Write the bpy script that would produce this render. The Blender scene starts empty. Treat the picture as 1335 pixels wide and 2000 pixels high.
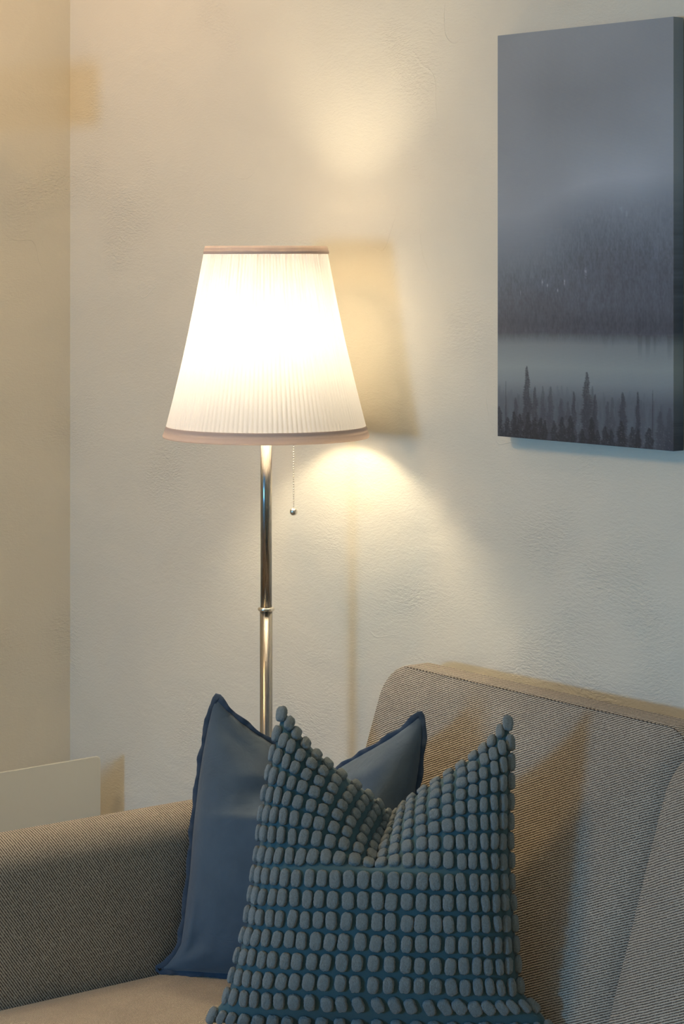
import bpy, bmesh, math, random
import numpy as np
from mathutils import Vector, Matrix, noise

# ---------------------------------------------------------------- camera, light, exposure
S = bpy.context.scene
C = S.collection
PI = math.pi
random.seed(7)

FPX = 4440.0
CAM = Vector((2.975, -2.559, 1.53))
YAW = math.radians(50.2)
cam_d = bpy.data.cameras.new('camera')
cam = bpy.data.objects.new('camera', cam_d)
C.objects.link(cam)
cam.location = CAM
cam.rotation_euler = (PI / 2, 0, YAW)
cam_d.sensor_fit = 'VERTICAL'
cam_d.sensor_height = 36.0
cam_d.lens = FPX * 36.0 / 2000.0
cam_d.shift_y = -(1000.0 - 505.0) / 2000.0
cam_d.clip_start = 0.05
S.camera = cam

S.view_settings.view_transform = 'Standard'
S.view_settings.look = 'None'
S.view_settings.gamma = 1.0
S.view_settings.use_curve_mapping = False
S.view_settings.exposure = 0.0

W = bpy.data.worlds.new('world')
S.world = W
W.use_nodes = True
W.node_tree.nodes['Background'].inputs[0].default_value = (1.0, 0.96, 0.72, 1)
W.node_tree.nodes['Background'].inputs[1].default_value = 0.28


def area(name, loc, target, sx, sy, power, col):
    d = bpy.data.lights.new(name, 'AREA')
    d.shape = 'RECTANGLE'
    d.size = sx
    d.size_y = sy
    d.energy = power
    d.color = col
    o = bpy.data.objects.new(name, d)
    C.objects.link(o)
    o.location = loc
    o.rotation_euler = (Vector(target) - Vector(loc)).to_track_quat('-Z', 'Y').to_euler()
    return o


# daylight through the window in the wall behind the camera
area('window_daylight', (0.45, -6.15, 1.30), (6.6, 0.0, 1.30), 1.05, 0.46, 116, (0.15, 0.51, 1.0))
# warm ceiling lamp of the room, left of the frame
area('ceiling_lamp_light', (-0.60, -0.62, 2.42), (-0.80, -0.12, 1.6), 0.16, 0.16, 2.3, (1.0, 0.66, 0.42))
area('room_ceiling_light', (-0.05, -1.55, 2.45), (-0.35, -0.9, 0.0), 0.40, 0.40, 12.0, (1.0, 0.66, 0.30))

BULB_STRENGTH = 148.0


# ---------------------------------------------------------------- helpers
def to_room(x, y):
    """camera frame (x right, y forward, metres) -> room x, y"""
    c, s = math.cos(YAW), math.sin(YAW)
    return (CAM.x + x * c - y * s, CAM.y + x * s + y * c)


def prop(o, label=None, cat=None, group=None, kind=None):
    if label: o['label'] = label
    if cat: o['category'] = cat
    if group: o['group'] = group
    if kind: o['kind'] = kind
    return o


def link(name, me, mat=None, parent=None):
    o = bpy.data.objects.new(name, me)
    C.objects.link(o)
    if mat is not None and not me.materials:
        me.materials.append(mat)
    if parent is not None:
        o.parent = parent
        o.matrix_parent_inverse = Matrix.Identity(4)
    return o


def smooth(me):
    me.polygons.foreach_set('use_smooth', [True] * len(me.polygons))
    me.update()


def mesh(name, verts, faces, sm=True):
    me = bpy.data.meshes.new(name)
    me.from_pydata([tuple(v) for v in verts], [], faces)
    bm = bmesh.new(); bm.from_mesh(me)
    bmesh.ops.recalc_face_normals(bm, faces=bm.faces)
    bm.to_mesh(me); bm.free()
    if sm: smooth(me)
    return me


def bm_mesh(name, bm, sm=True):
    me = bpy.data.meshes.new(name)
    bmesh.ops.recalc_face_normals(bm, faces=bm.faces)
    bm.to_mesh(me); bm.free()
    if sm: smooth(me)
    return me


def lathe(name, prof, n=48, center=(0, 0)):
    v, f = [], []
    for r, z in prof:
        for i in range(n):
            a = 2 * PI * i / n
            v.append((center[0] + r * math.cos(a), center[1] + r * math.sin(a), z))
    for j in range(len(prof) - 1):
        for i in range(n):
            k = (i + 1) % n
            f.append((j * n + i, j * n + k, (j + 1) * n + k, (j + 1) * n + i))
    return mesh(name, v, f)


def bevel_box(name, x0, x1, y0, y1, z0, z1, r=0.005, seg=3):
    bm = bmesh.new()
    bmesh.ops.create_cube(bm, size=1)
    for v in bm.verts:
        v.co = Vector(((x0 + x1) / 2 + v.co.x * (x1 - x0), (y0 + y1) / 2 + v.co.y * (y1 - y0), (z0 + z1) / 2 + v.co.z * (z1 - z0)))
    if r > 0:
        bmesh.ops.bevel(bm, geom=list(bm.edges), offset=r, segments=seg, profile=0.5, affect='EDGES')
    me = bm_mesh(name, bm, False)
    return me


def tube(name, pts, r, n=10):
    v, f = [], []
    P = [Vector(p) for p in pts]
    for k, p in enumerate(P):
        t = (P[min(k + 1, len(P) - 1)] - P[max(k - 1, 0)]).normalized()
        a = t.cross(Vector((0, 0, 1)))
        if a.length < 1e-3: a = t.cross(Vector((1, 0, 0)))
        a.normalize(); b = t.cross(a)
        for i in range(n):
            q = 2 * PI * i / n
            v.append(p + a * math.cos(q) * r + b * math.sin(q) * r)
    for k in range(len(P) - 1):
        for i in range(n):
            j = (i + 1) % n
            f.append((k * n + i, k * n + j, (k + 1) * n + j, (k + 1) * n + i))
    f.append(tuple(range(n))); f.append(tuple(range((len(P) - 1) * n, len(P) * n)))
    return mesh(name, v, f)


# ---------------------------------------------------------------- materials
def mat(name, col=(0.8, 0.8, 0.8), rough=0.8, metal=0.0, spec=0.5, sheen=0.0):
    m = bpy.data.materials.new(name)
    m.use_nodes = True
    b = m.node_tree.nodes['Principled BSDF']
    b.inputs['Base Color'].default_value = (*col, 1)
    b.inputs['Roughness'].default_value = rough
    b.inputs['Metallic'].default_value = metal
    b.inputs['Specular IOR Level'].default_value = spec
    b.inputs['Sheen Weight'].default_value = sheen
    return m, m.node_tree, b


def N(nt, t, **kw):
    n = nt.nodes.new(t)
    for k, v in kw.items():
        if k.startswith('i_'):
            n.inputs[k[2:].replace('_', ' ')].default_value = v
        else:
            setattr(n, k, v)
    return n


def mathn(nt, op, a, b=None, c=None, clamp=False):
    n = nt.nodes.new('ShaderNodeMath'); n.operation = op; n.use_clamp = clamp
    for i, x in enumerate((a, b, c)):
        if x is None: continue
        if isinstance(x, (int, float)): n.inputs[i].default_value = x
        else: nt.links.new(x, n.inputs[i])
    return n.outputs[0]


def noise_n(nt, vec, scale, detail=2.0, rough=0.5, dist=0.0):
    n = N(nt, 'ShaderNodeTexNoise')
    n.inputs['Scale'].default_value = scale
    n.inputs['Detail'].default_value = detail
    n.inputs['Roughness'].default_value = rough
    n.inputs['Distortion'].default_value = dist
    nt.links.new(vec, n.inputs['Vector'])
    return n.outputs['Fac']


def mapping(nt, vec, scale=(1, 1, 1), rot=(0, 0, 0), loc=(0, 0, 0)):
    n = N(nt, 'ShaderNodeMapping')
    n.inputs['Scale'].default_value = scale
    n.inputs['Rotation'].default_value = rot
    n.inputs['Location'].default_value = loc
    nt.links.new(vec, n.inputs['Vector'])
    return n.outputs[0]


def mapr(nt, v, a, b, c=0.0, d=1.0):
    n = N(nt, 'ShaderNodeMapRange')
    n.interpolation_type = 'SMOOTHSTEP'
    for k, x in zip(('From Min', 'From Max', 'To Min', 'To Max'), (a, b, c, d)):
        n.inputs[k].default_value = x
    nt.links.new(v, n.inputs['Value'])
    return n.outputs[0]


def mixc(nt, fac, a, b):
    n = N(nt, 'ShaderNodeMix', data_type='RGBA')
    if isinstance(fac, (int, float)): n.inputs[0].default_value = fac
    else: nt.links.new(fac, n.inputs[0])
    for i, x in ((6, a), (7, b)):
        if isinstance(x, tuple): n.inputs[i].default_value = (*x, 1)
        else: nt.links.new(x, n.inputs[i])
    return n.outputs[2]


def bump(nt, h, strength, dist, nrm=None):
    n = N(nt, 'ShaderNodeBump')
    n.inputs['Strength'].default_value = strength
    n.inputs['Distance'].default_value = dist
    nt.links.new(h, n.inputs['Height'])
    if nrm is not None: nt.links.new(nrm, n.inputs['Normal'])
    return n.outputs[0]


def plaster_mat(name, col):
    m, nt, b = mat(name, col, 0.92, 0, 0.15)
    g = N(nt, 'ShaderNodeNewGeometry').outputs['Position']
    # coarse trowel undulation
    big = noise_n(nt, mapping(nt, g, (1, 1, 1.4)), 5.0, 3, 0.5, 0.4)
    # fine horizontal drag marks
    warp = N(nt, 'ShaderNodeVectorMath', operation='MULTIPLY_ADD')
    wn = N(nt, 'ShaderNodeTexNoise'); wn.inputs['Scale'].default_value = 6.0
    nt.links.new(g, wn.inputs['Vector'])
    nt.links.new(wn.outputs['Color'], warp.inputs[0])
    warp.inputs[1].default_value = (0.06, 0.06, 0.06)
    nt.links.new(g, warp.inputs[2])
    wv = warp.outputs[0]
    fine = noise_n(nt, mapping(nt, wv, (1, 1, 2.6), (0, 0.25, 0)), 105.0, 3, 0.62, 0.3)
    grain = noise_n(nt, g, 380.0, 2, 0.6)
    # sparse ridges and scratches left by the trowel
    r1 = noise_n(nt, mapping(nt, wv, (1, 1, 0.55), (0, -0.5, 0)), 7.0, 1.0, 0.5, 0.8)
    a1 = mathn(nt, 'ABSOLUTE', mathn(nt, 'SUBTRACT', r1, 0.5))
    line1 = mapr(nt, a1, 0.0, 0.006, 1.0, 0.0)
    gate = mapr(nt, noise_n(nt, mapping(nt, g, (1, 1, 1), (0, 0, 0), (3.1, 0, 1.7)), 4.2, 1, 0.5), 0.56, 0.68)
    line1 = mathn(nt, 'MULTIPLY', line1, gate)
    patch = mapr(nt, noise_n(nt, mapping(nt, g, (1, 1, 1), (0, 0, 0), (7.7, 1, 4.4)), 3.4, 2, 0.6), 0.55, 0.7, 0.55, 2.4)
    h = mathn(nt, 'MULTIPLY', fine, 0.42)
    h = mathn(nt, 'MULTIPLY', h, patch)
    h = mathn(nt, 'ADD', h, mathn(nt, 'MULTIPLY', line1, 0.2))
    h = mathn(nt, 'ADD', h, mathn(nt, 'MULTIPLY', grain, 0.10))
    h = mathn(nt, 'ADD', h, mathn(nt, 'MULTIPLY', big, 2.0))
    nt.links.new(bump(nt, h, 1.0, 0.0026), b.inputs['Normal'])
    v = mapr(nt, big, 0.3, 0.7)
    c = mixc(nt, v, tuple(x * 0.97 for x in col), col)
    nt.links.new(c, b.inputs['Base Color'])
    return m


M_wall = plaster_mat('plaster', (0.80, 0.752, 0.625))
M_wall_left = M_wall
M_white, _nt, _b = mat('ceiling_paint', (0.78, 0.77, 0.74), 0.9)


def wood_mat():
    m, nt, b = mat('oak_floor', (0.42, 0.3, 0.19), 0.45)
    g = N(nt, 'ShaderNodeNewGeometry').outputs['Position']
    n = noise_n(nt, mapping(nt, g, (1, 12, 1)), 5, 4, 0.6, 0.5)
    br = N(nt, 'ShaderNodeTexBrick'); nt.links.new(mapping(nt, g, (1, 1, 1)), br.inputs['Vector'])
    br.inputs['Scale'].default_value = 1.0
    br.inputs['Brick Width'].default_value = 1.4; br.inputs['Row Height'].default_value = 0.14
    br.inputs['Mortar Size'].default_value = 0.0015
    br.inputs['Color1'].default_value = (0.36, 0.25, 0.15, 1); br.inputs['Color2'].default_value = (0.46, 0.33, 0.21, 1)
    br.inputs['Mortar'].default_value = (0.1, 0.07, 0.04, 1)
    c = mixc(nt, mapr(nt, n, 0.3, 0.7, 0, 0.5), br.outputs['Color'], (0.27, 0.17, 0.1))
    nt.links.new(c, b.inputs['Base Color'])
    return m


M_floor = wood_mat()


def twill(name, direction, period=0.0034, light=(0.66, 0.585, 0.48), dark=(0.10, 0.08, 0.06), contrast=1.0, depth=0.0006):
    """ribbed sofa cloth: ribs run perpendicular to `direction` (object axes)"""
    m, nt, b = mat(name, light, 0.95, 0, 0.1, 0.15)
    tc = N(nt, 'ShaderNodeTexCoord').outputs['Object']
    d = Vector(direction).normalized()
    wob = noise_n(nt, tc, 22, 2, 0.5)
    dot = N(nt, 'ShaderNodeVectorMath', operation='DOT_PRODUCT')
    nt.links.new(tc, dot.inputs[0]); dot.inputs[1].default_value = d
    ph = mathn(nt, 'MULTIPLY_ADD', wob, 0.0020, dot.outputs['Value'])
    s = mathn(nt, 'SINE', mathn(nt, 'MULTIPLY', ph, 2 * PI / period))
    fib = noise_n(nt, tc, 900, 2, 0.7)
    seg = noise_n(nt, tc, 520, 2, 0.6)
    h = mathn(nt, 'ADD', s, mathn(nt, 'MULTIPLY', mathn(nt, 'SUBTRACT', seg, 0.5), 3.4))
    f = mapr(nt, h, -0.95, 0.55)
    f = mathn(nt, 'MULTIPLY', f, mapr(nt, fib, 0.25, 0.7, 0.8, 1.05))
    f = mathn(nt, 'MULTIPLY_ADD', f, contrast, 1 - contrast, True)
    tone = noise_n(nt, mapping(nt, tc, (1, 1, 1)), 9, 3, 0.6)
    lt = mixc(nt, mapr(nt, tone, 0.3, 0.7), tuple(x * 0.92 for x in light), tuple(min(1, x * 1.05) for x in light))
    c = mixc(nt, f, dark, lt)
    nt.links.new(c, b.inputs['Base Color'])
    nt.links.new(bump(nt, h, 0.7, depth), b.inputs['Normal'])
    return m


M_back = twill('ribbed_grey_beige_cloth_back', (-0.44, 0.05, 1.0))
M_arm = twill('ribbed_grey_beige_cloth_arm', (0.25, 1.0, 0.72))
M_seat = twill('woven_grey_beige_cloth_seat', (1.0, 0.6, 0.0), period=0.0024, light=(0.84, 0.72, 0.54), dark=(0.24, 0.19, 0.13), contrast=0.9, depth=0.0005)
M_stitch, _, _ = mat('dark_stitching', (0.10, 0.07, 0.05), 0.8)
M_leg, _, _ = mat('dark_wood', (0.09, 0.06, 0.04), 0.5)


def linen(name, col, scale=1500, strength=0.35):
    m, nt, b = mat(name, col, 0.85, 0, 0.2, 0.25)
    tc = N(nt, 'ShaderNodeTexCoord').outputs['Object']
    n = noise_n(nt, tc, scale, 2, 0.6)
    n2 = noise_n(nt, tc, 14, 3, 0.55)
    c = mixc(nt, mapr(nt, n2, 0.3, 0.7), tuple(x * 0.9 for x in col), tuple(x * 1.08 for x in col))
    nt.links.new(c, b.inputs['Base Color'])
    h = mathn(nt, 'ADD', mathn(nt, 'MULTIPLY', n, 0.2), mathn(nt, 'MULTIPLY', noise_n(nt, tc, 26, 3, 0.6, 0.8), 1.3))
    nt.links.new(bump(nt, h, strength, 0.004), b.inputs['Normal'])
    return m


M_blue = linen('slate_blue_linen', (0.090, 0.128, 0.165))
M_blue_shaded = linen('slate_blue_linen_shaded', (0.055, 0.082, 0.12))  # same linen darkened for the flange, painting in the shade on that side
M_teal = linen('teal_cover', (0.066, 0.142, 0.165), 900, 0.25)


def tuft_mat():
    col = (0.37, 0.45, 0.455)
    m, nt, b = mat('chenille_tuft', col, 0.95, 0, 0.05, 0.4)
    tc = N(nt, 'ShaderNodeNewGeometry').outputs['Position']
    n = noise_n(nt, mapping(nt, tc, (1, 1, 0.45)), 900, 3, 0.75, 1.0)
    c = mixc(nt, mapr(nt, n, 0.3, 0.65), tuple(x * 0.62 for x in col), tuple(x * 1.12 for x in col))
    nt.links.new(c, b.inputs['Base Color'])
    nt.links.new(bump(nt, n, 1.0, 0.0040), b.inputs['Normal'])
    return m


M_tuft = tuft_mat()


def steel_mat():
    m, nt, b = mat('brushed_nickel', (0.34, 0.325, 0.30), 0.26, 1.0)
    tc = N(nt, 'ShaderNodeTexCoord').outputs['Object']
    n = noise_n(nt, mapping(nt, tc, (1, 1, 0.02)), 900, 2, 0.5)
    nt.links.new(mapr(nt, n, 0.2, 0.8, 0.16, 0.34), b.inputs['Roughness'])
    return m


M_steel = steel_mat()
M_nickel, _, _ = mat('nickel_beads', (0.78, 0.74, 0.66), 0.22, 1.0)


def shade_mat(name, col, trans, tcol):
    m = bpy.data.materials.new(name); m.use_nodes = True
    nt = m.node_tree
    nt.nodes.remove(nt.nodes['Principled BSDF'])
    out = nt.nodes['Material Output']
    d = N(nt, 'ShaderNodeBsdfDiffuse'); d.inputs['Color'].default_value = (*col, 1)
    t = N(nt, 'ShaderNodeBsdfTranslucent'); t.inputs['Color'].default_value = (*tcol, 1)
    x = N(nt, 'ShaderNodeMixShader'); x.inputs[0].default_value = trans
    nt.links.new(d.outputs[0], x.inputs[1]); nt.links.new(t.outputs[0], x.inputs[2])
    nt.links.new(x.outputs[0], out.inputs['Surface'])
    g = N(nt, 'ShaderNodeTexCoord').outputs['Object']
    sep = N(nt, 'ShaderNodeSeparateXYZ'); nt.links.new(g, sep.inputs[0])
    ang = mathn(nt, 'ARCTAN2', sep.outputs['Y'], sep.outputs['X'])
    com = N(nt, 'ShaderNodeCombineXYZ'); nt.links.new(ang, com.inputs[0])
    nt.links.new(mathn(nt, 'MULTIPLY', sep.outputs['Z'], 0.5), com.inputs[1])
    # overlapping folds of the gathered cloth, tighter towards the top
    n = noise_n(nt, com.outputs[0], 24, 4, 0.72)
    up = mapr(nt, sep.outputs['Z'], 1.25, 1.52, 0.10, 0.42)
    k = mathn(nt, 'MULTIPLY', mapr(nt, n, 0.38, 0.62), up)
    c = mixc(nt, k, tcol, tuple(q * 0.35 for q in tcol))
    nt.links.new(c, t.inputs['Color'])
    return m


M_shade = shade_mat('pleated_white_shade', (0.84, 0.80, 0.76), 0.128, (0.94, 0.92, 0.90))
M_band = shade_mat('shade_band', (0.60, 0.50, 0.46), 0.10, (0.60, 0.45, 0.33))
M_bulb = bpy.data.materials.new('glowing_bulb'); M_bulb.use_nodes = True
_b = M_bulb.node_tree.nodes['Principled BSDF']
_b.inputs['Base Color'].default_value = (0.9, 0.88, 0.85, 1)
_b.inputs['Emission Color'].default_value = (1.0, 0.85, 0.60, 1)
_b.inputs['Emission Strength'].default_value = BULB_STRENGTH
M_socket, _, _ = mat('white_socket', (0.75, 0.73, 0.7), 0.5)


def glass_panel_mat():
    m, nt, b = mat('white_glass_panel', (0.66, 0.66, 0.58), 0.28, 0, 0.5)
    g = N(nt, 'ShaderNodeNewGeometry').outputs['Position']
    n = noise_n(nt, g, 3, 1, 0.5)
    nt.links.new(mapr(nt, n, 0, 1, 0.25, 0.32), b.inputs['Roughness'])
    return m


M_panel = glass_panel_mat()
M_panel_edge, _, _ = mat('glass_edge', (0.80, 0.83, 0.74), 0.2)
M_grey, _, _ = mat('painted_metal', (0.6, 0.6, 0.58), 0.5)

# ---------------------------------------------------------------- room shell
XL, XR, YF, H = -0.968, 4.2, -6.2, 2.55


def quad_wall(name, v, m, sub=1):
    me = mesh(name, v, [(0, 1, 2, 3)], False)
    o = link(name, me, m)
    o['kind'] = 'structure'
    return o


def slab(name, x0, x1, y0, y1, z0, z1, m):
    o = link(name, bevel_box(name, x0, x1, y0, y1, z0, z1, 0), m)
    o['kind'] = 'structure'
    return o


slab('floor', XL - 0.15, XR, YF - 0.15, 0.15, -0.1, 0.0, M_floor)
slab('ceiling', XL - 0.15, XR, YF - 0.15, 0.15, H, H + 0.1, M_white)
slab('wall_back', XL - 0.15, XR, 0.0, 0.15, 0.0, H, M_wall)
slab('wall_left', XL - 0.15, XL, YF, 0.0, 0.0, H, M_wall_left)
# wall behind the camera with a doorway and a window opening
bm = bmesh.new()


def bm_box(bm, x0, x1, y0, y1, z0, z1):
    r = bmesh.ops.create_cube(bm, size=1)
    for v in r['verts']:
        v.co = Vector(((x0 + x1) / 2 + v.co.x * (x1 - x0), (y0 + y1) / 2 + v.co.y * (y1 - y0), (z0 + z1) / 2 + v.co.z * (z1 - z0)))


for a in ((XL - 0.15, 0.0, 0, H), (0.0, 0.9, 0, 0.9), (0.0, 0.9, 1.7, H), (0.9, XR, 0, H)):
    bm_box(bm, a[0], a[1], YF - 0.15, YF, a[2], a[3])
o = link('wall_front', bm_mesh('wall_front', bm, False), M_wall); o['kind'] = 'structure'
bm = bmesh.new()
for a in ((0.0, 0.05, 0.9, 1.7), (0.85, 0.9, 0.9, 1.7), (0.05, 0.85, 0.9, 0.95), (0.05, 0.85, 1.65, 1.7)):
    bm_box(bm, a[0], a[1], YF - 0.1, YF + 0.01, a[2], a[3])
o = link('window_1', bm_mesh('window_1', bm, False), M_white); o['kind'] = 'structure'

# ---------------------------------------------------------------- floor lamp
LX, LY = -0.0524, -0.203
lamp = bpy.data.objects.new('floor_lamp', None); C.objects.link(lamp)
lamp.location = (LX, LY, 0)
prop(lamp, 'lit floor lamp with pleated white shade and brushed steel pole, standing behind the sofa corner', 'floor lamp')
link('base', lathe('base', [(0, 0), (0.14, 0), (0.14, 0.008), (0.136, 0.012), (0.10, 0.018), (0.03, 0.024), (0.014, 0.032), (0.0, 0.032)], 64), M_steel, lamp)
link('pole', lathe('pole', [(0, 0.03), (0.0106, 0.03), (0.0106, 0.938), (0.0, 0.938)], 40), M_steel, lamp)
link('upper_pole', lathe('upper_pole', [(0, 0.941), (0.0096, 0.941), (0.0096, 1.30), (0, 1.30)], 40), M_steel, lamp)
link('collar', lathe('collar', [(0.009, 0.9355), (0.0128, 0.936), (0.0142, 0.9378), (0.0142, 0.940), (0.0128, 0.942), (0.009, 0.9425)], 40), M_nickel, lamp)
link('socket', lathe('socket', [(0, 1.285), (0.022, 1.285), (0.025, 1.290), (0.026, 1.332), (0.018, 1.343), (0, 1.343)], 32), M_socket, lamp)
bp = []
for k in range(17):
    t = PI * k / 16
    z = 1.394 - 0.053 * math.cos(t)
    r = 0.031 * math.sin(t) * (0.80 + 0.2 * (1 - math.cos(t)) / 2 * 1.6)
    bp.append((max(r, 0.0), z))
link('bulb', lathe('bulb', bp, 24), M_bulb, lamp)

# pleated shade
ZB, ZT, RB, RT = 1.2295, 1.5510, 0.1722, 0.1000
NP = 128
jit = [random.uniform(-0.35, 0.35) for _ in range(NP)]
amp = [random.uniform(0.55, 1.25) for _ in range(NP)]


def shade_r(t):
    z = ZB + (ZT - ZB) * t
    return RB + (RT - RB) * t + 0.0035 * math.sin(PI * t) * -1.0, z


v, f = [], []
nseg = NP * 6
rows = 44
for j in range(rows + 1):
    t = 0.045 + (0.965 - 0.045) * j / rows
    r0, z = shade_r(t)
    for i in range(nseg):
        a = 2 * PI * i / nseg
        p = i / 6.0
        k = int(p) % NP
        fr = p - int(p)
        # gathered pleats: rounder and uneven toward the top
        A = (0.0019 + 0.0012 * t) * (amp[k] if t > 0.3 else (1 + (amp[k] - 1) * t / 0.3))
        w = abs(math.sin(PI * fr)) ** 0.8
        big = math.sin(a * 23 + 2.3 * math.sin(a * 5)) * 0.0022 * max(0, t - 0.35)
        r = r0 + A * (w - 0.5) + big
        aa = a + jit[k] * 0.012 * max(0, t - 0.2) * math.sin(PI * fr)
        v.append((r * math.cos(aa), r * math.sin(aa), z))
for j in range(rows):
    for i in range(nseg):
        k = (i + 1) % nseg
        f.append((j * nseg + i, j * nseg + k, (j + 1) * nseg + k, (j + 1) * nseg + i))
sh = link('lamp_shade', mesh('lamp_shade', v, f), M_shade, lamp)


def band(name, t0, t1, off, extra):
    r0, z0 = shade_r(t0); r1, z1 = shade_r(t1)
    h = z1 - z0
    prof = [(r0 + off - 0.003, z0), (r0 + off, z0 - 0.0005), (r0 + off + extra, z0 + h * 0.12), (r0 * .55 + r1 * .45 + off + extra, z0 + h * 0.45),
            (r0 * .48 + r1 * .52 + off + extra * 0.2, z0 + h * 0.52), (r0 * .45 + r1 * .55 + off + extra, z0 + h * 0.58),
            (r1 + off + extra * 0.6, z0 + h * 0.92), (r1 + off, z1), (r1 - 0.003, z1)]
    return link(name, lathe(name, prof, 160), M_band, sh)


band('bottom_trim', 0.0, 0.058, 0.001, 0.0012)
band('top_trim', 0.960, 1.0, 0.0028, 0.001)
# wire carrier inside the shade
spk = []
ringz = 1.540
bm = bmesh.new()
for k in range(3):
    a = 2 * PI * k / 3 + 0.4
    mm = tube('s', [(0.022 * math.cos(a), 0.022 * math.sin(a), 1.34), (0.05 * math.cos(a), 0.05 * math.sin(a), 1.40), (0.097 * math.cos(a), 0.097 * math.sin(a), ringz)], 0.0013, 8)
    bm.from_mesh(mm); bpy.data.meshes.remove(mm)
link('shade_carrier', bm_mesh('shade_carrier', bm), M_socket, lamp)
# pull chain
cx, cy = to_room(0.0, 0.0)
dx, dy = to_room(0.0465, -0.012)
dx -= cx; dy -= cy
z0, z1 = 1.112, 1.335
chain = bmesh.new()
nb = 54
for k in range(nb):
    z = z0 + (z1 - z0) * (k + 0.5) / nb
    bmesh.ops.create_icosphere(chain, subdivisions=1, radius=0.00155, matrix=Matrix.Translation((dx, dy, z)))
mm = tube('s', [(dx, dy, z0), (dx, dy, z1)], 0.0004, 6); chain.from_mesh(mm); bpy.data.meshes.remove(mm)
mm = tube('s', [(dx, dy, z1), (dx * 0.4, dy * 0.4, z1 - 0.002)], 0.0016, 8); chain.from_mesh(mm); bpy.data.meshes.remove(mm)
ch = link('pull_chain', bm_mesh('pull_chain', chain), M_nickel, lamp)
bm = bmesh.new()
bmesh.ops.create_uvsphere(bm, u_segments=24, v_segments=16, radius=0.0066, matrix=Matrix.Translation((dx, dy, 1.1045)))
link('chain_ball', bm_mesh('chain_ball', bm), M_nickel, ch)

# ---------------------------------------------------------------- canvas picture on the wall
PX0, PX1, PZ0, PZ1 = 0.3258, 0.7015, 1.2445, 1.8885
PQF, PQB = 0.026, 0.004
pic = bpy.data.objects.new('canvas_picture', None); C.objects.link(pic)
pic.location = ((PX0 + PX1) / 2, -PQB, PZ0)
prop(pic, 'frameless canvas print of misty lake and spruce forest on the wall above the sofa', 'picture')
pw, ph = PX1 - PX0, PZ1 - PZ0
link('stretcher_frame', bevel_box('stretcher_frame', -pw / 2 + 0.004, pw / 2 - 0.004, -(PQF - PQB) + 0.006, 0.0, 0.004, ph - 0.004, 0.001, 1),
     mat('stretcher_wood', (0.25, 0.2, 0.15), 0.8)[0], pic)

nx, nz = 340, 580
rng = np.random.default_rng(3)
U, V = np.meshgrid(np.linspace(0, 1, nx + 1), np.linspace(0, 1, nz + 1))     # V: 0 top .. 1 bottom


def srgb(*c):
    c = np.array(c, float) / 255
    return np.where(c <= 0.04045, c / 12.92, ((c + 0.055) / 1.055) ** 2.4)


def sstep(x, a, b):
    t = np.clip((x - a) / (b - a), 0, 1)
    return t * t * (3 - 2 * t)


def vnoise(fx, fy, seed):
    r = np.random.default_rng(seed)
    g = r.random((fy + 2, fx + 2))
    x = U * fx; y = V * fy
    xi = x.astype(int); yi = y.astype(int)
    xf = x - xi; yf = y - yi
    xf = xf * xf * (3 - 2 * xf); yf = yf * yf * (3 - 2 * yf)
    return (g[yi, xi] * (1 - xf) + g[yi, xi + 1] * xf) * (1 - yf) + (g[yi + 1, xi] * (1 - xf) + g[yi + 1, xi + 1] * xf) * yf


stops = [(0.0, srgb(140, 144, 146)), (0.15, srgb(134, 138, 141)), (0.30, srgb(141, 146, 150)), (0.40, srgb(146, 151, 156)),
         (0.47, srgb(128, 135, 142)), (0.56, srgb(106, 114, 123)), (0.64, srgb(92, 98, 108)), (0.715, srgb(74, 78, 88)),
         (0.735, srgb(78, 82, 92)), (0.765, srgb(132, 138, 138)), (0.82, srgb(150, 156, 152)), (0.855, srgb(138, 145, 145)), (0.90, srgb(98, 103, 110)), (1.0, srgb(66, 70, 80))]
sv = np.array([s[0] for s in stops]); scol = np.array([s[1] for s in stops])
shore = V + 0.012 * (U - 0.5) + 0.004 * (vnoise(9, 1, 5) - 0.5)
hill = V + np.where(V < 0.66, (0.10 * (1 - U) - 0.055 * sstep(U, 0.3, 0.65) + 0.045 * sstep(U, 0.78, 1.0) * (V < 0.6)) * 0 + 0, 0)
ridge = 0.11 * (0.5 - sstep(U, 0.15, 0.62)) * sstep(V, 0.30, 0.44) * (1 - sstep(V, 0.56, 0.68))
VV = shore - ridge + 0.030 * (vnoise(4, 9, 9) - 0.5) * (1 - sstep(V, 0.66, 0.70))
art = np.stack([np.interp(VV, sv, scol[:, k]) for k in range(3)], -1)
cloud = (vnoise(3, 5, 11) - 0.5) * 0.9 + (vnoise(6, 11, 12) - 0.5) * 0.35
art *= (1 + 0.16 * cloud * (1 - sstep(V, 0.45, 0.6)))[..., None]
# lighter cloud band upper right and bluer toward the right
art *= (1 + 0.18 * np.exp(-((U - 0.72) / 0.28) ** 2 - ((V - 0.36) / 0.09) ** 2))[..., None]
art *= (1 - 0.10 * (1 - U)[..., None] * np.exp(-((V - 0.25) / 0.2) ** 2)[..., None])
# grain of the far tree-covered slope: fine vertical streaks
streak = 0.55 * (vnoise(150, 90, 21) - 0.5) + 0.5 * (vnoise(240, 200, 22) - 0.5) + 0.35 * (vnoise(60, 40, 23) - 0.5)
dens = sstep(VV, 0.44, 0.60) * (1 - sstep(shore, 0.725, 0.77))
art *= (1 + 0.48 * streak * dens)[..., None]
# ragged tree tips hanging into the mist at the shore, right half
drip = sstep(vnoise(70, 1, 31), 0.45, 0.9) * (0.3 + 0.7 * sstep(U, 0.45, 0.9))
d2 = (1 - sstep(V, 0.745, 0.745 + 0.06 * drip + 1e-3)) * (V > 0.735)
art *= (1 - 0.25 * d2 * drip)[..., None]
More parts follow.
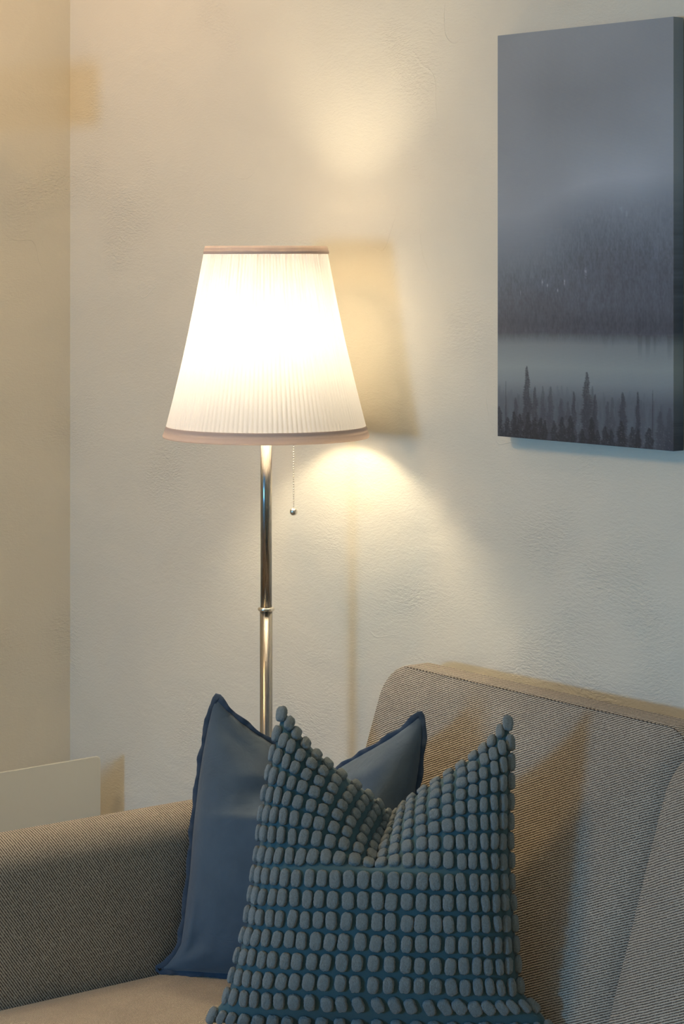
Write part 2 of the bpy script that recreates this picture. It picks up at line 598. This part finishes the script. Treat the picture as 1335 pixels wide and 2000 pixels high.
# few bright birches on the slope
for (bx, by, bw, bh, st) in ((0.27, 0.615, .004, .010, .8), (0.30, 0.622, .005, .006, .7), (0.40, 0.612, .006, .012, 1.0), (0.36, 0.634, .004, .006, .8), (0.52, 0.592, .008, .016, .8), (0.46, .59, .003, .01, .4), (0.72, .44, .01, .006, .4), (.75, .452, .006, .01, .3), (.14, .64, .004, .012, .3)):
    g = np.exp(-((U - bx) / (bw * 0.8)) ** 2 - ((V - by) / (bh * 0.6)) ** 2) * st * (0.3 + 0.7 * (vnoise(170, 290, 77) > 0.45))
    art += g[..., None] * np.array([0.28, 0.30, 0.33])


def spruce(cx, top, bot, w, dark, op):
    """dark spruce silhouette: narrow crown widening downward with jagged branches"""
    global art
    t = np.clip((V - top) / (bot - top), 0, 1)
    r = np.random.default_rng(int(cx * 10000) + int(top * 1000))
    k = (bot - top) * 170
    teeth = 0.5 + 0.3 * np.abs(((t * k + r.random() + 0.25 * (U > cx)) % 1.0) * 2 - 1) + 0.45 * (vnoise(3, 260, int(cx * 777) + 3))
    side = 1 + 0.25 * np.sin(t * 21 + r.random() * 6) * np.sign(U - cx)
    half = w * (0.05 + 0.95 * t ** 0.62) * teeth * side
    m = (1 - sstep(np.abs(U - cx), half * 0.75, half * 1.15 + 0.002)) * (V > top) * op
    m = m * (0.8 + 0.4 * (vnoise(200, 300, int(cx * 999) + 5) - 0.5))
    art = art * (1 - m[..., None]) + np.array(dark) * m[..., None]


D1 = srgb(86, 90, 98); D2 = srgb(58, 59, 66); D3 = srgb(42, 42, 48)
r = np.random.default_rng(17)
for k in range(70):
    c = r.random(); spruce(c, 0.865 + 0.035 * r.random(), 1.02, 0.02 + 0.012 * r.random(), srgb(102, 108, 114), 0.45)
for k in range(55):
    c = r.random(); spruce(c, 0.885 + 0.05 * r.random(), 1.03, 0.018 + 0.012 * r.random(), D1, 0.55)
for c, tp, w, op in ((0.178, 0.822, 0.030, .95), (0.527, 0.828, 0.036, .95), (0.225, 0.872, .024, .8), (0.272, .868, .02, .5), (.318, .868, .026, .6), (.453, .876, .018, .85),
                     (.56, .862, .02, .5), (.575, .88, .02, .8), (.728, .872, .03, .85), (.81, .868, .016, .9), (.645, .895, .02, .6), (.11, .90, .022, .7), (.38, .895, .03, .5), (.42, .90, .02, .6), (.93, .91, .03, .6), (.98, .90, .03, .5), (.67, .885, .02, .5)):
    spruce(c, tp, 1.03, w * 1.35, D2, op)
for c in (0.05, 0.89):
    spruce(c, 0.862, 1.0, 0.004, D2, .8)
for c, tp, w in ((0.01, .925, .03), (.06, .95, .03), (.10, .935, .028), (.135, .94, .03), (.185, .935, .026), (.225, .945, .024), (.26, .945, .024), (.285, .95, .02), (.34, .95, .024), (.385, .94, .03), (.435, .935, .03),
                 (.50, .965, .03), (.555, .935, .024), (.63, .955, .026), (.665, .96, .022), (.72, .938, .03), (.78, .95, .026), (.81, .955, .022), (.87, .95, .03), (.59, .965, .02)):
    spruce(c, tp, 1.04, w * 1.5, D3, .92)
sp = (rng.random(U.shape) > 0.985) & (V > 0.945)
art[sp] += 0.10
topw = (1 - sstep(V, 0.38, 0.60))[..., None]
art = art * (np.array([1.16, 1.25, 1.36]) * topw + np.array([0.98, 1.06, 1.16]) * (1 - topw))
art = np.clip(art, 0.008, 0.95)

vv = np.zeros(((nx + 1) * (nz + 1), 3))
vv[:, 0] = (U.ravel() - 0.5) * pw
vv[:, 1] = -(PQF - PQB)
vv[:, 2] = (1 - V.ravel()) * ph
faces = []
for j in range(nz):
    b0 = j * (nx + 1)
    faces += [(b0 + i, b0 + i + nx + 1, b0 + i + nx + 2, b0 + i + 1) for i in range(nx)]
# wrapped edges run back to the wall side, carrying the edge colour of the print
verts = [tuple(x) for x in vv]
cols = [tuple(c) for c in art.reshape(-1, 3)]
border = [j * (nx + 1) for j in range(nz + 1)] + [nz * (nx + 1) + i for i in range(1, nx + 1)] + [j * (nx + 1) + nx for j in range(nz - 1, -1, -1)] + [i for i in range(nx - 1, 0, -1)]
base_i = len(verts)
for b_ in border:
    x, y, z = verts[b_]
    verts.append((x, 0.0, z)); cols.append(cols[b_])
nbd = len(border)
for k in range(nbd):
    faces.append((border[k], border[(k + 1) % nbd], base_i + (k + 1) % nbd, base_i + k))
me = bpy.data.meshes.new('canvas')
me.from_pydata(verts, [], faces)
ca = me.color_attributes.new('print', 'FLOAT_COLOR', 'POINT')
ca.data.foreach_set('color', np.hstack([np.array(cols), np.ones((len(cols), 1))]).ravel().astype(np.float32))
m, nt, b = mat('printed_canvas', (0.4, 0.4, 0.4), 0.42, 0, 0.4)
a = N(nt, 'ShaderNodeVertexColor'); a.layer_name = 'print'
nt.links.new(a.outputs['Color'], b.inputs['Base Color'])
tc = N(nt, 'ShaderNodeTexCoord').outputs['Object']
wv1 = N(nt, 'ShaderNodeTexWave'); wv1.bands_direction = 'X'; wv1.inputs['Scale'].default_value = 260
wv2 = N(nt, 'ShaderNodeTexWave'); wv2.bands_direction = 'Z'; wv2.inputs['Scale'].default_value = 260
nt.links.new(tc, wv1.inputs['Vector']); nt.links.new(tc, wv2.inputs['Vector'])
h = mathn(nt, 'ADD', wv1.outputs['Fac'], wv2.outputs['Fac'])
nt.links.new(bump(nt, h, 0.25, 0.0004), b.inputs['Normal'])
link('canvas', me, m, pic)

# ---------------------------------------------------------------- glass panel heater by the left wall
heater = bpy.data.objects.new('panel_heater', None); C.objects.link(heater)
hx, hy0, hy1, hz = -0.758, -0.065, -1.05, 0.5535
heater.location = (hx, (hy0 + hy1) / 2, 0)
prop(heater, 'low pale glass panel heater standing in the corner behind the sofa armrest', 'heater')
hl = (hy0 - hy1) / 2


def round_panel(name, x0, x1, hl, z0, z1, R, e=0.0012):
    """flat panel in the y-z plane with rounded corners and a softened edge"""
    def loop(ins, x):
        pts = []
        for (sy, sz, a0) in ((1, 1, 0), (-1, 1, PI / 2), (-1, -1, PI), (1, -1, 1.5 * PI)):
            r = max(R - ins, 1e-4)
            cyy = sy * (hl - R); czz = (z0 + z1) / 2 + sz * ((z1 - z0) / 2 - R)
            for k in range(9):
                an = a0 + PI / 2 * k / 8
                pts.append((x, cyy + r * math.cos(an), czz + r * math.sin(an)))
        return pts
    L = [loop(e, x1), loop(e * 0.3, x1 - e * 0.3), loop(0, x1 - e), loop(0, x0 + e), loop(e * .3, x0 + e * .3), loop(e, x0)]
    v = [p for l in L for p in l]; n = len(L[0]); f = []
    for j in range(len(L) - 1):
        for i in range(n):
            k = (i + 1) % n
            f.append((j * n + i, j * n + k, (j + 1) * n + k, (j + 1) * n + i))
    f.append(tuple(range(n))); f.append(tuple(range((len(L) - 1) * n, len(L) * n)))
    me = mesh(name, v, f, True)
    return me


gp = round_panel('glass_panel', -0.006, 0.0, hl, 0.10, hz, 0.010)
gp.polygons.foreach_set('use_smooth', [len(p.vertices) == 4 for p in gp.polygons])
link('glass_panel', gp, M_panel, heater)
link('heater_body', bevel_box('heater_body', -0.055, -0.0065, -hl + 0.06, hl - 0.06, 0.14, hz - 0.05, 0.006), M_grey, heater)
for s in (-1, 1):
    link('foot', bevel_box('foot', -0.13, 0.05, s * (hl - 0.2) - 0.02, s * (hl - 0.2) + 0.02, 0.0, 0.02, 0.004), M_grey, heater)
    link('foot_bracket', bevel_box('foot_bracket', -0.045, -0.02, s * (hl - 0.2) - 0.015, s * (hl - 0.2) + 0.015, 0.02, 0.15, 0.003), M_grey, heater)

# small box on the left wall just beyond the frame; its shadow falls into the corner
wb = link('wall_box', bevel_box('wall_box', XL, XL + 0.196, -0.50, -0.42, 1.765, 1.88, 0.006), M_white)
prop(wb, 'white box mounted high on the left wall beside the corner', 'wall box')

# ---------------------------------------------------------------- sofa
sofa = bpy.data.objects.new('sofa', None); C.objects.link(sofa)
SX, SY = 0.262, -0.19            # local origin: front top left end of the backrest
sofa.location = (0.14, -0.100, 0)
sofa.rotation_euler = (0, 0, math.radians(-2.5))
prop(sofa, 'grey beige ribbed fabric sofa with rounded armrest, standing against the plaster wall', 'sofa')


def sloc(x, y, z): return (x - SX, y - SY, z)


def rr_loop(cx, cz, hw, hh, R, n=12, m=14):
    """rounded rectangle outline with evenly matched points"""
    R = min(R, hw * 0.999, hh * 0.999)
    pts = []
    cs = ((1, 1, 0), (-1, 1, PI / 2), (-1, -1, PI), (1, -1, 1.5 * PI))
    corners = []
    for sx, sz, a0 in cs:
        corners.append([(cx + sx * (hw - R) + R * math.cos(a0 + PI / 2 * k / n), cz + sz * (hh - R) + R * math.sin(a0 + PI / 2 * k / n)) for k in range(n + 1)])
    for c in range(4):
        A = corners[c]; Bn = corners[(c + 1) % 4]
        pts += A
        p, q = A[-1], Bn[0]
        for k in range(1, m):
            t = k / m
            pts.append((p[0] + (q[0] - p[0]) * t, p[1] + (q[1] - p[1]) * t))
    return pts


def back_cushion(name, x0, x1, z0, z1, R, er, puff, qf, lean, qr, mt, roll=0.0):
    """slab with rounded outline seen from the front, leaning front, upright rear"""
    cx, cz, hw, hh = (x0 + x1) / 2, (z0 + z1) / 2, (x1 - x0) / 2, (z1 - z0) / 2
    loops = []
    ins_list = [(hh * 0.97, 0), (hh * 0.8, 0), (hh * 0.6, 0), (hh * 0.42, 0), (hh * 0.28, 0), (hh * 0.18, 0), (hh * 0.11, 0), (hh * 0.06, 0), (er * 1.6, 0)]
    v = []

    def front(z, x=None):
        r_ = 0.0 if x is None or not roll else roll * min(1.0, max(0.0, (x - (x1 - 0.075)) / 0.075)) ** 2 * min(1.0, (z1 - z) / 0.12)
        return qf + lean * (z1 - z) - r_
    for ins, _ in ins_list:
        q = puff * (1 - math.exp(-(ins - er) / 0.05)) if ins > er else 0
        for (x, z) in rr_loop(cx, cz, hw - ins, hh - ins, max(R - ins, 0.004)):
            v.append(sloc(x, -(front(z, x) + q), z))
    for k in range(1, 7):
        a = PI / 2 * k / 6
        ins = er * (1 - math.sin(a)); dq = er * (1 - math.cos(a))
        for (x, z) in rr_loop(cx, cz, hw - ins, hh - ins, max(R - ins, 0.004)):
            v.append(sloc(x, -(front(z, x) - dq), z))
    for k in range(1, 6):
        t = k / 5
        for (x, z) in rr_loop(cx, cz, hw - 0.004 * (t == 1), hh - 0.004 * (t == 1), R):
            v.append(sloc(x, -((front(z, x) - er) * (1 - t) + qr * t), z))
    n = len(rr_loop(cx, cz, hw, hh, R))
    nl = len(v) // n
    f = []
    for j in range(nl - 1):
        for i in range(n):
            k = (i + 1) % n
            f.append((j * n + i, j * n + k, (j + 1) * n + k, (j + 1) * n + i))
    f.append(tuple(range(n))); f.append(tuple(range((nl - 1) * n, nl * n)))
    return link(name, mesh(name, v, f), mt, sofa)


QF, LEAN = 0.190, 0.355
ZT_S = 0.865
bc = back_cushion('back_cushion', 0.262, 0.962, 0.38, ZT_S, 0.055, 0.006, 0.012, QF, LEAN, 0.132, M_back, 0.04)
bc2 = back_cushion('back_cushion', 0.948, 1.66, 0.38, ZT_S - 0.004, 0.085, 0.009, 0.018, QF + 0.026, LEAN + 0.01, 0.132, M_back)
bc3 = back_cushion('back_cushion', 1.664, 2.36, 0.38, ZT_S, 0.055, 0.012, 0.015, QF, LEAN, 0.132, M_back)


def piping(x0, x1, R, qf, lean, parent):
    """row of dark seam stitches along the front top edge"""
    bm = bmesh.new()
    hw, hh = (x1 - x0) / 2, (ZT_S - 0.38) / 2
    P = rr_loop((x0 + x1) / 2, (ZT_S + 0.38) / 2, hw - 0.0015, hh - 0.0015, R - 0.0015, 24, 400)
    # dense resample, keep the upper part
    acc, last, out = 0, None, []
    for (x, z) in P + [P[0]]:
        if last is not None:
            acc += math.dist(last, (x, z))
        last = (x, z)
        out.append((acc, x, z))
    s = 0.0
    tot = out[-1][0]
    A = np.array(out)
    while s < tot:
        a = [np.interp(s + d, A[:, 0], A[:, k]) for d in (0, 0.0042) for k in (1, 2)]
        s += 0.0078
        if a[1] < 0.80 or a[0] < x0 + R * 0.9: continue
        p = [sloc(a[0], -(qf + lean * (ZT_S - a[1]) + 0.0005), a[1]), sloc(a[2], -(qf + lean * (ZT_S - a[3]) + 0.0005), a[3])]
        mm = tube('s', p, 0.0007, 6); bm.from_mesh(mm); bpy.data.meshes.remove(mm)
    o = link('seam_stitching', bm_mesh('seam_stitching', bm), M_stitch, parent)
    return o


piping(0.262, 0.962, 0.055, QF, LEAN, bc)
piping(1.664, 2.36, 0.055, QF, LEAN, bc3)


def armrest(x0, x1, flip):
    """padded arm: rounded top profile swept from the wall side forward"""
    prof = []
    n = 12
    r = 0.045; zt = 0.672; zb = 0.17
    top = []
    # inner face bottom -> inner shoulder -> crown -> outer shoulder -> outer bottom
    w = x1 - x0
    for k in range(10): prof.append((x1, zb + (zt - r - zb) * k / 9))
    for k in range(1, n + 1):
        a = PI / 2 * k / n
        prof.append((x1 - r + r * math.cos(a), zt - r + r * math.sin(a)))
    for k in range(1, 4):
        t = k / 4
        prof.append((x1 - r - (w - 2 * r) * t, zt + 0.002 * math.sin(PI * t)))
    for k in range(0, n + 1):
        a = PI / 2 + PI / 2 * k / n
        prof.append((x0 + r + r * math.cos(a), zt - r + r * math.sin(a)))
    for k in range(1, 10): prof.append((x0, zt - r - (zt - r - zb) * k / 9))
    ys = [-0.165, -0.167, -0.175, -0.19] + [-0.19 - 0.80 * k / 24 for k in range(1, 25)] + [-1.005, -1.013, -1.015]
    cxm, czm = (x0 + x1) / 2, (zb + zt) / 2
    v = []
    for j, y in enumerate(ys):
        e = min(j, len(ys) - 1 - j)
        ins = {0: 0.02, 1: 0.010, 2: 0.003}.get(e, 0.0)
        for (x, z) in prof:
            sx = 1 - ins / (x1 - x0) * 2; sz = 1 - ins / (zt - zb) * 2
            v.append(sloc(cxm + (x - cxm) * sx, y, czm + (z - czm) * sz))
    n_ = len(prof); f = []
    for j in range(len(ys) - 1):
        for i in range(n_):
            k = (i + 1) % n_
            f.append((j * n_ + i, j * n_ + k, (j + 1) * n_ + k, (j + 1) * n_ + i))
    f.append(tuple(range(n_))); f.append(tuple(range((len(ys) - 1) * n_, len(ys) * n_)))
    return link('armrest', mesh('armrest', v, f), M_arm, sofa)


armrest(0.150, 0.265, 1)
armrest(2.36, 2.475, -1)


def seat_cushion(x0, x1, y0, y1, z0, z1, r):
    nx_, ny_ = 30, 30
    bm = bmesh.new()
    bmesh.ops.create_cube(bm, size=1)
    for vtx in bm.verts:
        vtx.co = Vector(sloc((x0 + x1) / 2 + vtx.co.x * (x1 - x0), (y0 + y1) / 2 + vtx.co.y * (y1 - y0), (z0 + z1) / 2 + vtx.co.z * (z1 - z0)))
    bmesh.ops.bevel(bm, geom=list(bm.edges), offset=r, segments=6, profile=0.5, affect='EDGES')
    return link('seat_cushion', bm_mesh('seat_cushion', bm), M_seat, sofa)


ZS = 0.440
seat_cushion(0.266, 0.960, -1.04, -0.22, 0.26, ZS, 0.018)
seat_cushion(0.963, 1.66, -1.04, -0.22, 0.26, ZS, 0.018)
seat_cushion(1.663, 2.359, -1.04, -0.22, 0.26, ZS, 0.018)
link('sofa_frame', bevel_box('sofa_frame', 0.16 - SX, 2.465 - SX, -1.00 - SY, -0.165 - SY, 0.13, 0.26, 0.01), M_arm, sofa)
link('rear_panel', bevel_box('rear_panel', 0.28 - SX, 2.34 - SX, -0.150 - SY, -0.128 - SY, 0.13, 0.80, 0.01), M_arm, sofa)
for x in (0.21, 2.42):
    for y in (-0.50 if x < 1 else -0.2, -0.95):
        link('leg', lathe('leg', [(0, 0), (0.014, 0), (0.022, 0.13), (0, 0.13)], 20, (x - SX, y - SY)), M_leg, sofa)


# ---------------------------------------------------------------- cushions
def interp(tab, x):
    xs = [a for a, _ in tab]; ys = [b for _, b in tab]
    return float(np.interp(x, xs, ys))


class Cushion:
    """soft square cushion with a karate-chop notch in its top edge.
    Local axes: x to the right, z up along the cushion, -y towards the room."""
    def __init__(s, left, right, height, notch_u, notch_d, fold_v, T, sk, edge_pow=0.55, crease=0.05, topL=0.0, topR=0.0, valley=0.22, lobe=1.0, squeeze=0.1):
        s.lobe, s.squeeze = lobe, squeeze
        s.left, s.right, s.h = left, right, height
        s.nu, s.nd, s.fv, s.T, s.k = notch_u, notch_d, fold_v, T, sk
        s.ep, s.crease, s.tl, s.tr, s.valley = edge_pow, crease, topL, topR, valley

    def pos(s, u, v, side=-1):
        xl, xr = interp(s.left, v), interp(s.right, v)
        m, hw = (xl + xr) / 2, (xr - xl) / 2
        x = m + hw * math.sin(u * s.k) / math.sin(s.k)
        un = u - s.nu
        au = abs(un) / (1 + s.nu if un < 0 else 1 - s.nu)
        w = max(0.0, (v - s.fv) / (1 - s.fv))
        rnd = 0.02 + 0.10 * (1 - w)                   # the V softens further down
        V = 1 - (math.sqrt(au * au + rnd * rnd) - rnd) / (math.sqrt(1 + rnd * rnd) - rnd)
        V = max(0.0, V) ** 0.96
        top = s.h + (s.tl if u < 0 else s.tr) * abs(u) * w
        z = v * top - s.nd * V * w ** (1.0 + s.lobe * au)
        sq = math.exp(-(au / 0.38) ** 2) * w
        xn = m + hw * math.sin(s.nu * s.k) / math.sin(s.k)
        x = xn + (x - xn) * (1 - s.squeeze * sq)
        eu = max(0.0, 1 - abs(u) ** 2.6); ev = max(0.0, 1 - abs(2 * v - 1) ** 2.8)
        th = s.T * (eu ** s.ep) * (ev ** s.ep)
        th *= 1 - 0.35 * V * w
        val = math.exp(-(abs(un) / s.valley) ** 1.2)
        cr = s.crease * val * w ** 0.5
        y = side * th + cr
        # lobes either side of the chop stand a little proud
        return Vector((x, y, z))

    def frame(s, u, v):
        e = 0.004
        p = s.pos(u, v)
        du = s.pos(min(1, u + e), v) - s.pos(max(-1, u - e), v)
        dv = s.pos(u, min(1, v + e)) - s.pos(u, max(0, v - e))
        n = du.cross(dv).normalized()
        if n.y > 0: n = -n
        return p, du, dv, n


def cushion_cover(c, nu, nv, disp=None):
    v, f = [], []
    idx = {}
    for side in (-1, 1):
        for j in range(nv + 1):
            for i in range(nu + 1):
                edge = i in (0, nu) or j in (0, nv)
                if side == 1 and edge:
                    idx[(side, i, j)] = idx[(-1, i, j)]
                    continue
                a = -1 + 2 * i / nu
                a = math.copysign(1 - (1 - abs(a)) ** 1.25, a)        # finer towards the rims
                b = 0.5 - 0.5 * math.cos(PI * j / nv) * 0.55 - 0.45 * (0.5 - j / nv)
                b = min(1, max(0, b))
                p = c.pos(a, b, side)
                if disp and side == -1 and not edge: p = p + disp(a, b, p)
                idx[(side, i, j)] = len(v); v.append(p)
        for j in range(nv):
            for i in range(nu):
                q = (idx[(side, i, j)], idx[(side, i + 1, j)], idx[(side, i + 1, j + 1)], idx[(side, i, j + 1)])
                f.append(q if side == -1 else q[::-1])
    return v, f


def place_cushion(name, x_cam, y_cam, zb, tilt, yaw_off):
    o = bpy.data.objects.new(name, None); C.objects.link(o)
    rx, ry = to_room(x_cam, y_cam)
    o.location = (rx, ry, zb)
    o.rotation_euler = (-tilt, 0, YAW + yaw_off)
    return o



blue = place_cushion('throw_cushion', -0.072, 3.423, 0.4465, math.radians(15), math.radians(-11))
prop(blue, 'plain slate blue linen cushion leaning in the sofa corner behind the tufted one', 'cushion')
CB = Cushion(
    left=[(0.0, -0.2112), (0.019, -0.1986), (0.057, -0.1868), (0.098, -0.1783), (0.172, -0.1756), (0.265, -0.1734), (0.358, -0.1711), (0.507, -0.1704), (0.696, -0.1675), (0.791, -0.1644), (0.887, -0.1596), (0.965, -0.1543), (1.000, -0.1478)],
    right=[(0.0, 0.2040), (0.051, 0.1980), (0.221, 0.1835), (0.403, 0.1726), (0.551, 0.1700), (0.663, 0.1705), (0.776, 0.1757), (0.890, 0.1785), (0.966, 0.1788), (1.000, 0.1743)],
    height=0.403, notch_u=-0.0, notch_d=0.10, fold_v=0.58, T=0.062, sk=1.05, edge_pow=0.62, crease=0.105, topL=0.008, topR=-0.006, valley=0.42, lobe=0.6)


def blue_disp(u, v, p):
    d = 0.0
    # soft folds fanning out of the chop and of the lower left corner
    for (u0, v0, u1, v1, wd, am) in ((-0.12, 0.86, -0.72, 0.74, 0.05, 0.0040), (-0.12, 0.80, -0.60, 0.60, 0.06, -0.0035), (-0.10, 0.76, -0.42, 0.46, 0.06, 0.0035),
                                     (-0.95, 0.02, -0.55, 0.22, 0.045, -0.004), (-0.92, 0.03, -0.5, 0.08, 0.03, 0.004), (-0.9, 0.06, -0.78, 0.36, 0.04, 0.003),
                                     (0.15, 0.84, 0.75, 0.86, 0.06, 0.004), (0.2, 0.78, 0.7, 0.66, 0.07, -0.004), (-0.9, 0.96, -0.3, 0.88, 0.04, -0.003)):
        dx, dz = u1 - u0, v1 - v0
        t = max(0, min(1, ((u - u0) * dx + (v - v0) * dz) / (dx * dx + dz * dz)))
        dd = math.hypot(u - u0 - dx * t, (v - v0 - dz * t))
        d += am * math.exp(-(dd / wd) ** 2) * math.sin(PI * min(1, t + 0.15)) 
    d += 0.0035 * (noise.noise(Vector((u * 2.3, v * 2.6, 4.0)))) + 0.0015 * noise.noise(Vector((u * 7, v * 5, 9.0)))
    f = min(1, (1 - abs(u)) * 6) * min(1, (0.5 - abs(v - 0.5)) * 12)
    return Vector((0, -d * f, 0))


v, f = cushion_cover(CB, 90, 90, blue_disp)
link('cover', mesh('cover', v, f), M_blue, blue)


def flange(c, width, wave, thick=0.0011):
    """doubled fabric edge standing out from the seam, slightly wavy"""
    path = []
    n = 110
    for k in range(n): path.append((-1 + 2 * k / n, 0.0))
    for k in range(n): path.append((1.0, k / n))
    for k in range(n): path.append((1 - 2 * k / n, 1.0))
    for k in range(n): path.append((-1.0, 1 - k / n))
    P = [c.pos(u, v_) for u, v_ in path]
    m_ = len(P)
    v, f = [], []
    acc = 0
    for i, p in enumerate(P):
        a = P[(i - 2) % m_]; b_ = P[(i + 2) % m_]
        t = (b_ - a).normalized()
        out = Vector((t.z, 0, -t.x))
        acc += (P[(i + 1) % m_] - p).length
        wv = wave * math.sin(acc * 170 + 1.5 * math.sin(acc * 47)) + 0.5 * wave * math.sin(acc * 410 + 1)
        wd = width * (1 + 0.22 * math.sin(acc * 120 + 2))
        for (o_, yy) in ((-0.003, -thick * 1.6), (wd * 0.5, -thick + wv * 0.6), (wd, -thick * 0.8 + wv), (wd + 0.0006, wv), (wd, thick * 0.8 + wv), (wd * .5, thick + wv * 0.6), (-0.003, thick * 1.6)):
            v.append(p + out * o_ + Vector((0, yy, 0)))
    K = 7
    for i in range(m_):
        j = (i + 1) % m_
        for q in range(K):
            r_ = (q + 1) % K
            f.append((i * K + q, j * K + q, j * K + r_, i * K + r_))
    return mesh('flange', v, f)


fl = link('flange', flange(CB, 0.0065, 0.0022), M_blue_shaded, blue)
prop(fl, 'wavy flanged edge, its shade painted into the colour')

# --- teal cushion with rows of chenille tufts
teal = place_cushion('tufted_cushion', 0.0515, 3.20, 0.446, math.radians(12), math.radians(-6))
prop(teal, 'teal cushion with rows of raised pale chenille tufts, leaning before the plain blue cushion', 'cushion')
CT = Cushion(
    left=[(0.000, -0.2425), (0.043, -0.2317), (0.082, -0.2161), (0.143, -0.2088), (0.223, -0.2004), (0.304, -0.1911), (0.384, -0.1863), (0.465, -0.1814), (0.546, -0.1766), (0.627, -0.1746), (0.693, -0.1710), (0.791, -0.1648), (0.923, -0.1545), (1.000, -0.1479)],
    right=[(0.0, 0.2440), (0.058, 0.2304), (0.100, 0.2111), (0.135, 0.1988), (0.175, 0.1958), (0.254, 0.1928), (0.334, 0.1897), (0.414, 0.1866), (0.495, 0.1842), (0.657, 0.1830), (0.821, 0.1826), (0.904, 0.1823), (1.000, 0.1791)],
    height=0.437, notch_u=-0.05, notch_d=0.150, fold_v=0.50, T=0.070, sk=1.12, edge_pow=0.50, crease=0.135, topL=0.004, topR=-0.004, valley=0.34, lobe=2.2, squeeze=0.38)
v, f = cushion_cover(CT, 110, 110)
link('cover', mesh('cover', v, f), M_teal, teal)


def tuft_mesh(seed):
    bm = bmesh.new()
    bmesh.ops.create_icosphere(bm, subdivisions=4, radius=1.0)
    rr = random.Random(seed)
    off = Vector((rr.random() * 50, rr.random() * 50, rr.random() * 50))
    for q in bm.verts:
        x, y, z = q.co
        e = 3.0
        k = (abs(x) ** e + abs(z) ** e + abs(y) ** e) ** (-1 / e)
        x, y, z = x * k, y * k, z * k
        n1 = noise.noise(Vector((x * 5.5, y * 5.5, z * 3.0)) + off)
        n2 = noise.noise(Vector((x * 17, y * 17, z * 8)) + off)
        n3 = noise.noise(Vector((x * 1.6, y * 1.6, z * 1.6)) + off)
        s_ = 1 + 0.05 * n1 + 0.075 * n2 + 0.07 * n3 - 0.04
        q.co = Vector((x * s_, y * s_, z * s_))
    return bm_mesh('tuft', bm)


TM = [tuft_mesh(k) for k in range(7)]
for t_ in TM: t_.materials.append(M_tuft)
rt = random.Random(5)
inst = []
NR, NC = 15.2, 22
Rinv = teal.matrix_basis.to_3x3()
view = (CAM - Vector((teal.location.x, teal.location.y, 0.7))).normalized()
for j in range(16):
    v_ = 0.022 + j / NR * 0.975
    if v_ > 0.998: v_ = 0.995
    for i in range(NC + 1):
        u = -0.985 + 1.97 * i / NC
        uu = u + rt.uniform(-1, 1) * 0.006
        vj = min(0.997, max(0.003, v_ + rt.uniform(-1, 1) * 0.0025))
        p, du, dv, n = CT.frame(uu, vj)
        z = dv - n * dv.dot(n); z.normalize()
        x = z.cross(-n); x = -x if x.x < 0 else x
        # columns squeezed where the cloth runs round the rims or down the chop
        gx = du.length / 0.008 * (1.97 / NC)         # distance to the neighbouring column
        gz = dv.length / 0.008 * (0.975 / NR)
        hx = min(0.0088, max(0.0058, gx * 0.43)) * rt.uniform(0.92, 1.05)
        hz_ = min(0.0124, max(0.0075, gz * 0.47)) * rt.uniform(0.94, 1.05)
        hy = 0.0050 * rt.uniform(0.9, 1.15)
        tw = rt.uniform(-0.12, 0.12)
        x2 = x * math.cos(tw) + z * math.sin(tw); z2 = z * math.cos(tw) - x * math.sin(tw)
        y2 = z2.cross(x2)
        M = Matrix(((x2.x * hx, y2.x * hy, z2.x * hz_, 0), (x2.y * hx, y2.y * hy, z2.y * hz_, 0), (x2.z * hx, y2.z * hy, z2.z * hz_, 0), (0, 0, 0, 1)))
        M.translation = p + n * 0.0028
        facing = max(0.0, (Rinv @ n).dot(view))
        vis = (1.0 if j > 0 else 0.0)
        inst.append((facing * hx * hz_ * vis - abs(u) * 1e-6, M, rt.randrange(7)))
inst.sort(key=lambda t_: -t_[0])
for (sc_, M, k) in inst[:100]:
    o = bpy.data.objects.new('tuft', TM[k]); C.objects.link(o)
    o.parent = teal
    o.matrix_basis = M
rest_v, rest_f = [], []
base_co = []
for t_ in TM:
    a = np.empty(len(t_.vertices) * 3); t_.vertices.foreach_get('co', a)
    base_co.append((a.reshape(-1, 3), np.array([list(p.vertices) for p in t_.polygons])))
vs, fs, off = [], [], 0
for (sc_, M, k) in inst[100:]:
    co, fa = base_co[k]
    A = np.array(M.to_3x3()); T_ = np.array(M.translation)
    vs.append(co @ A.T + T_); fs.append(fa + off); off += len(co)
vs = np.vstack(vs); fs = np.vstack(fs)
me = bpy.data.meshes.new('outer_tufts')
me.vertices.add(len(vs)); me.vertices.foreach_set('co', vs.ravel())
me.loops.add(fs.size); me.loops.foreach_set('vertex_index', fs.ravel())
me.polygons.add(len(fs)); me.polygons.foreach_set('loop_start', np.arange(len(fs)) * 3)
me.update(calc_edges=True); smooth(me)
o = link('tufts', me, M_tuft, teal)
o['kind'] = 'stuff'
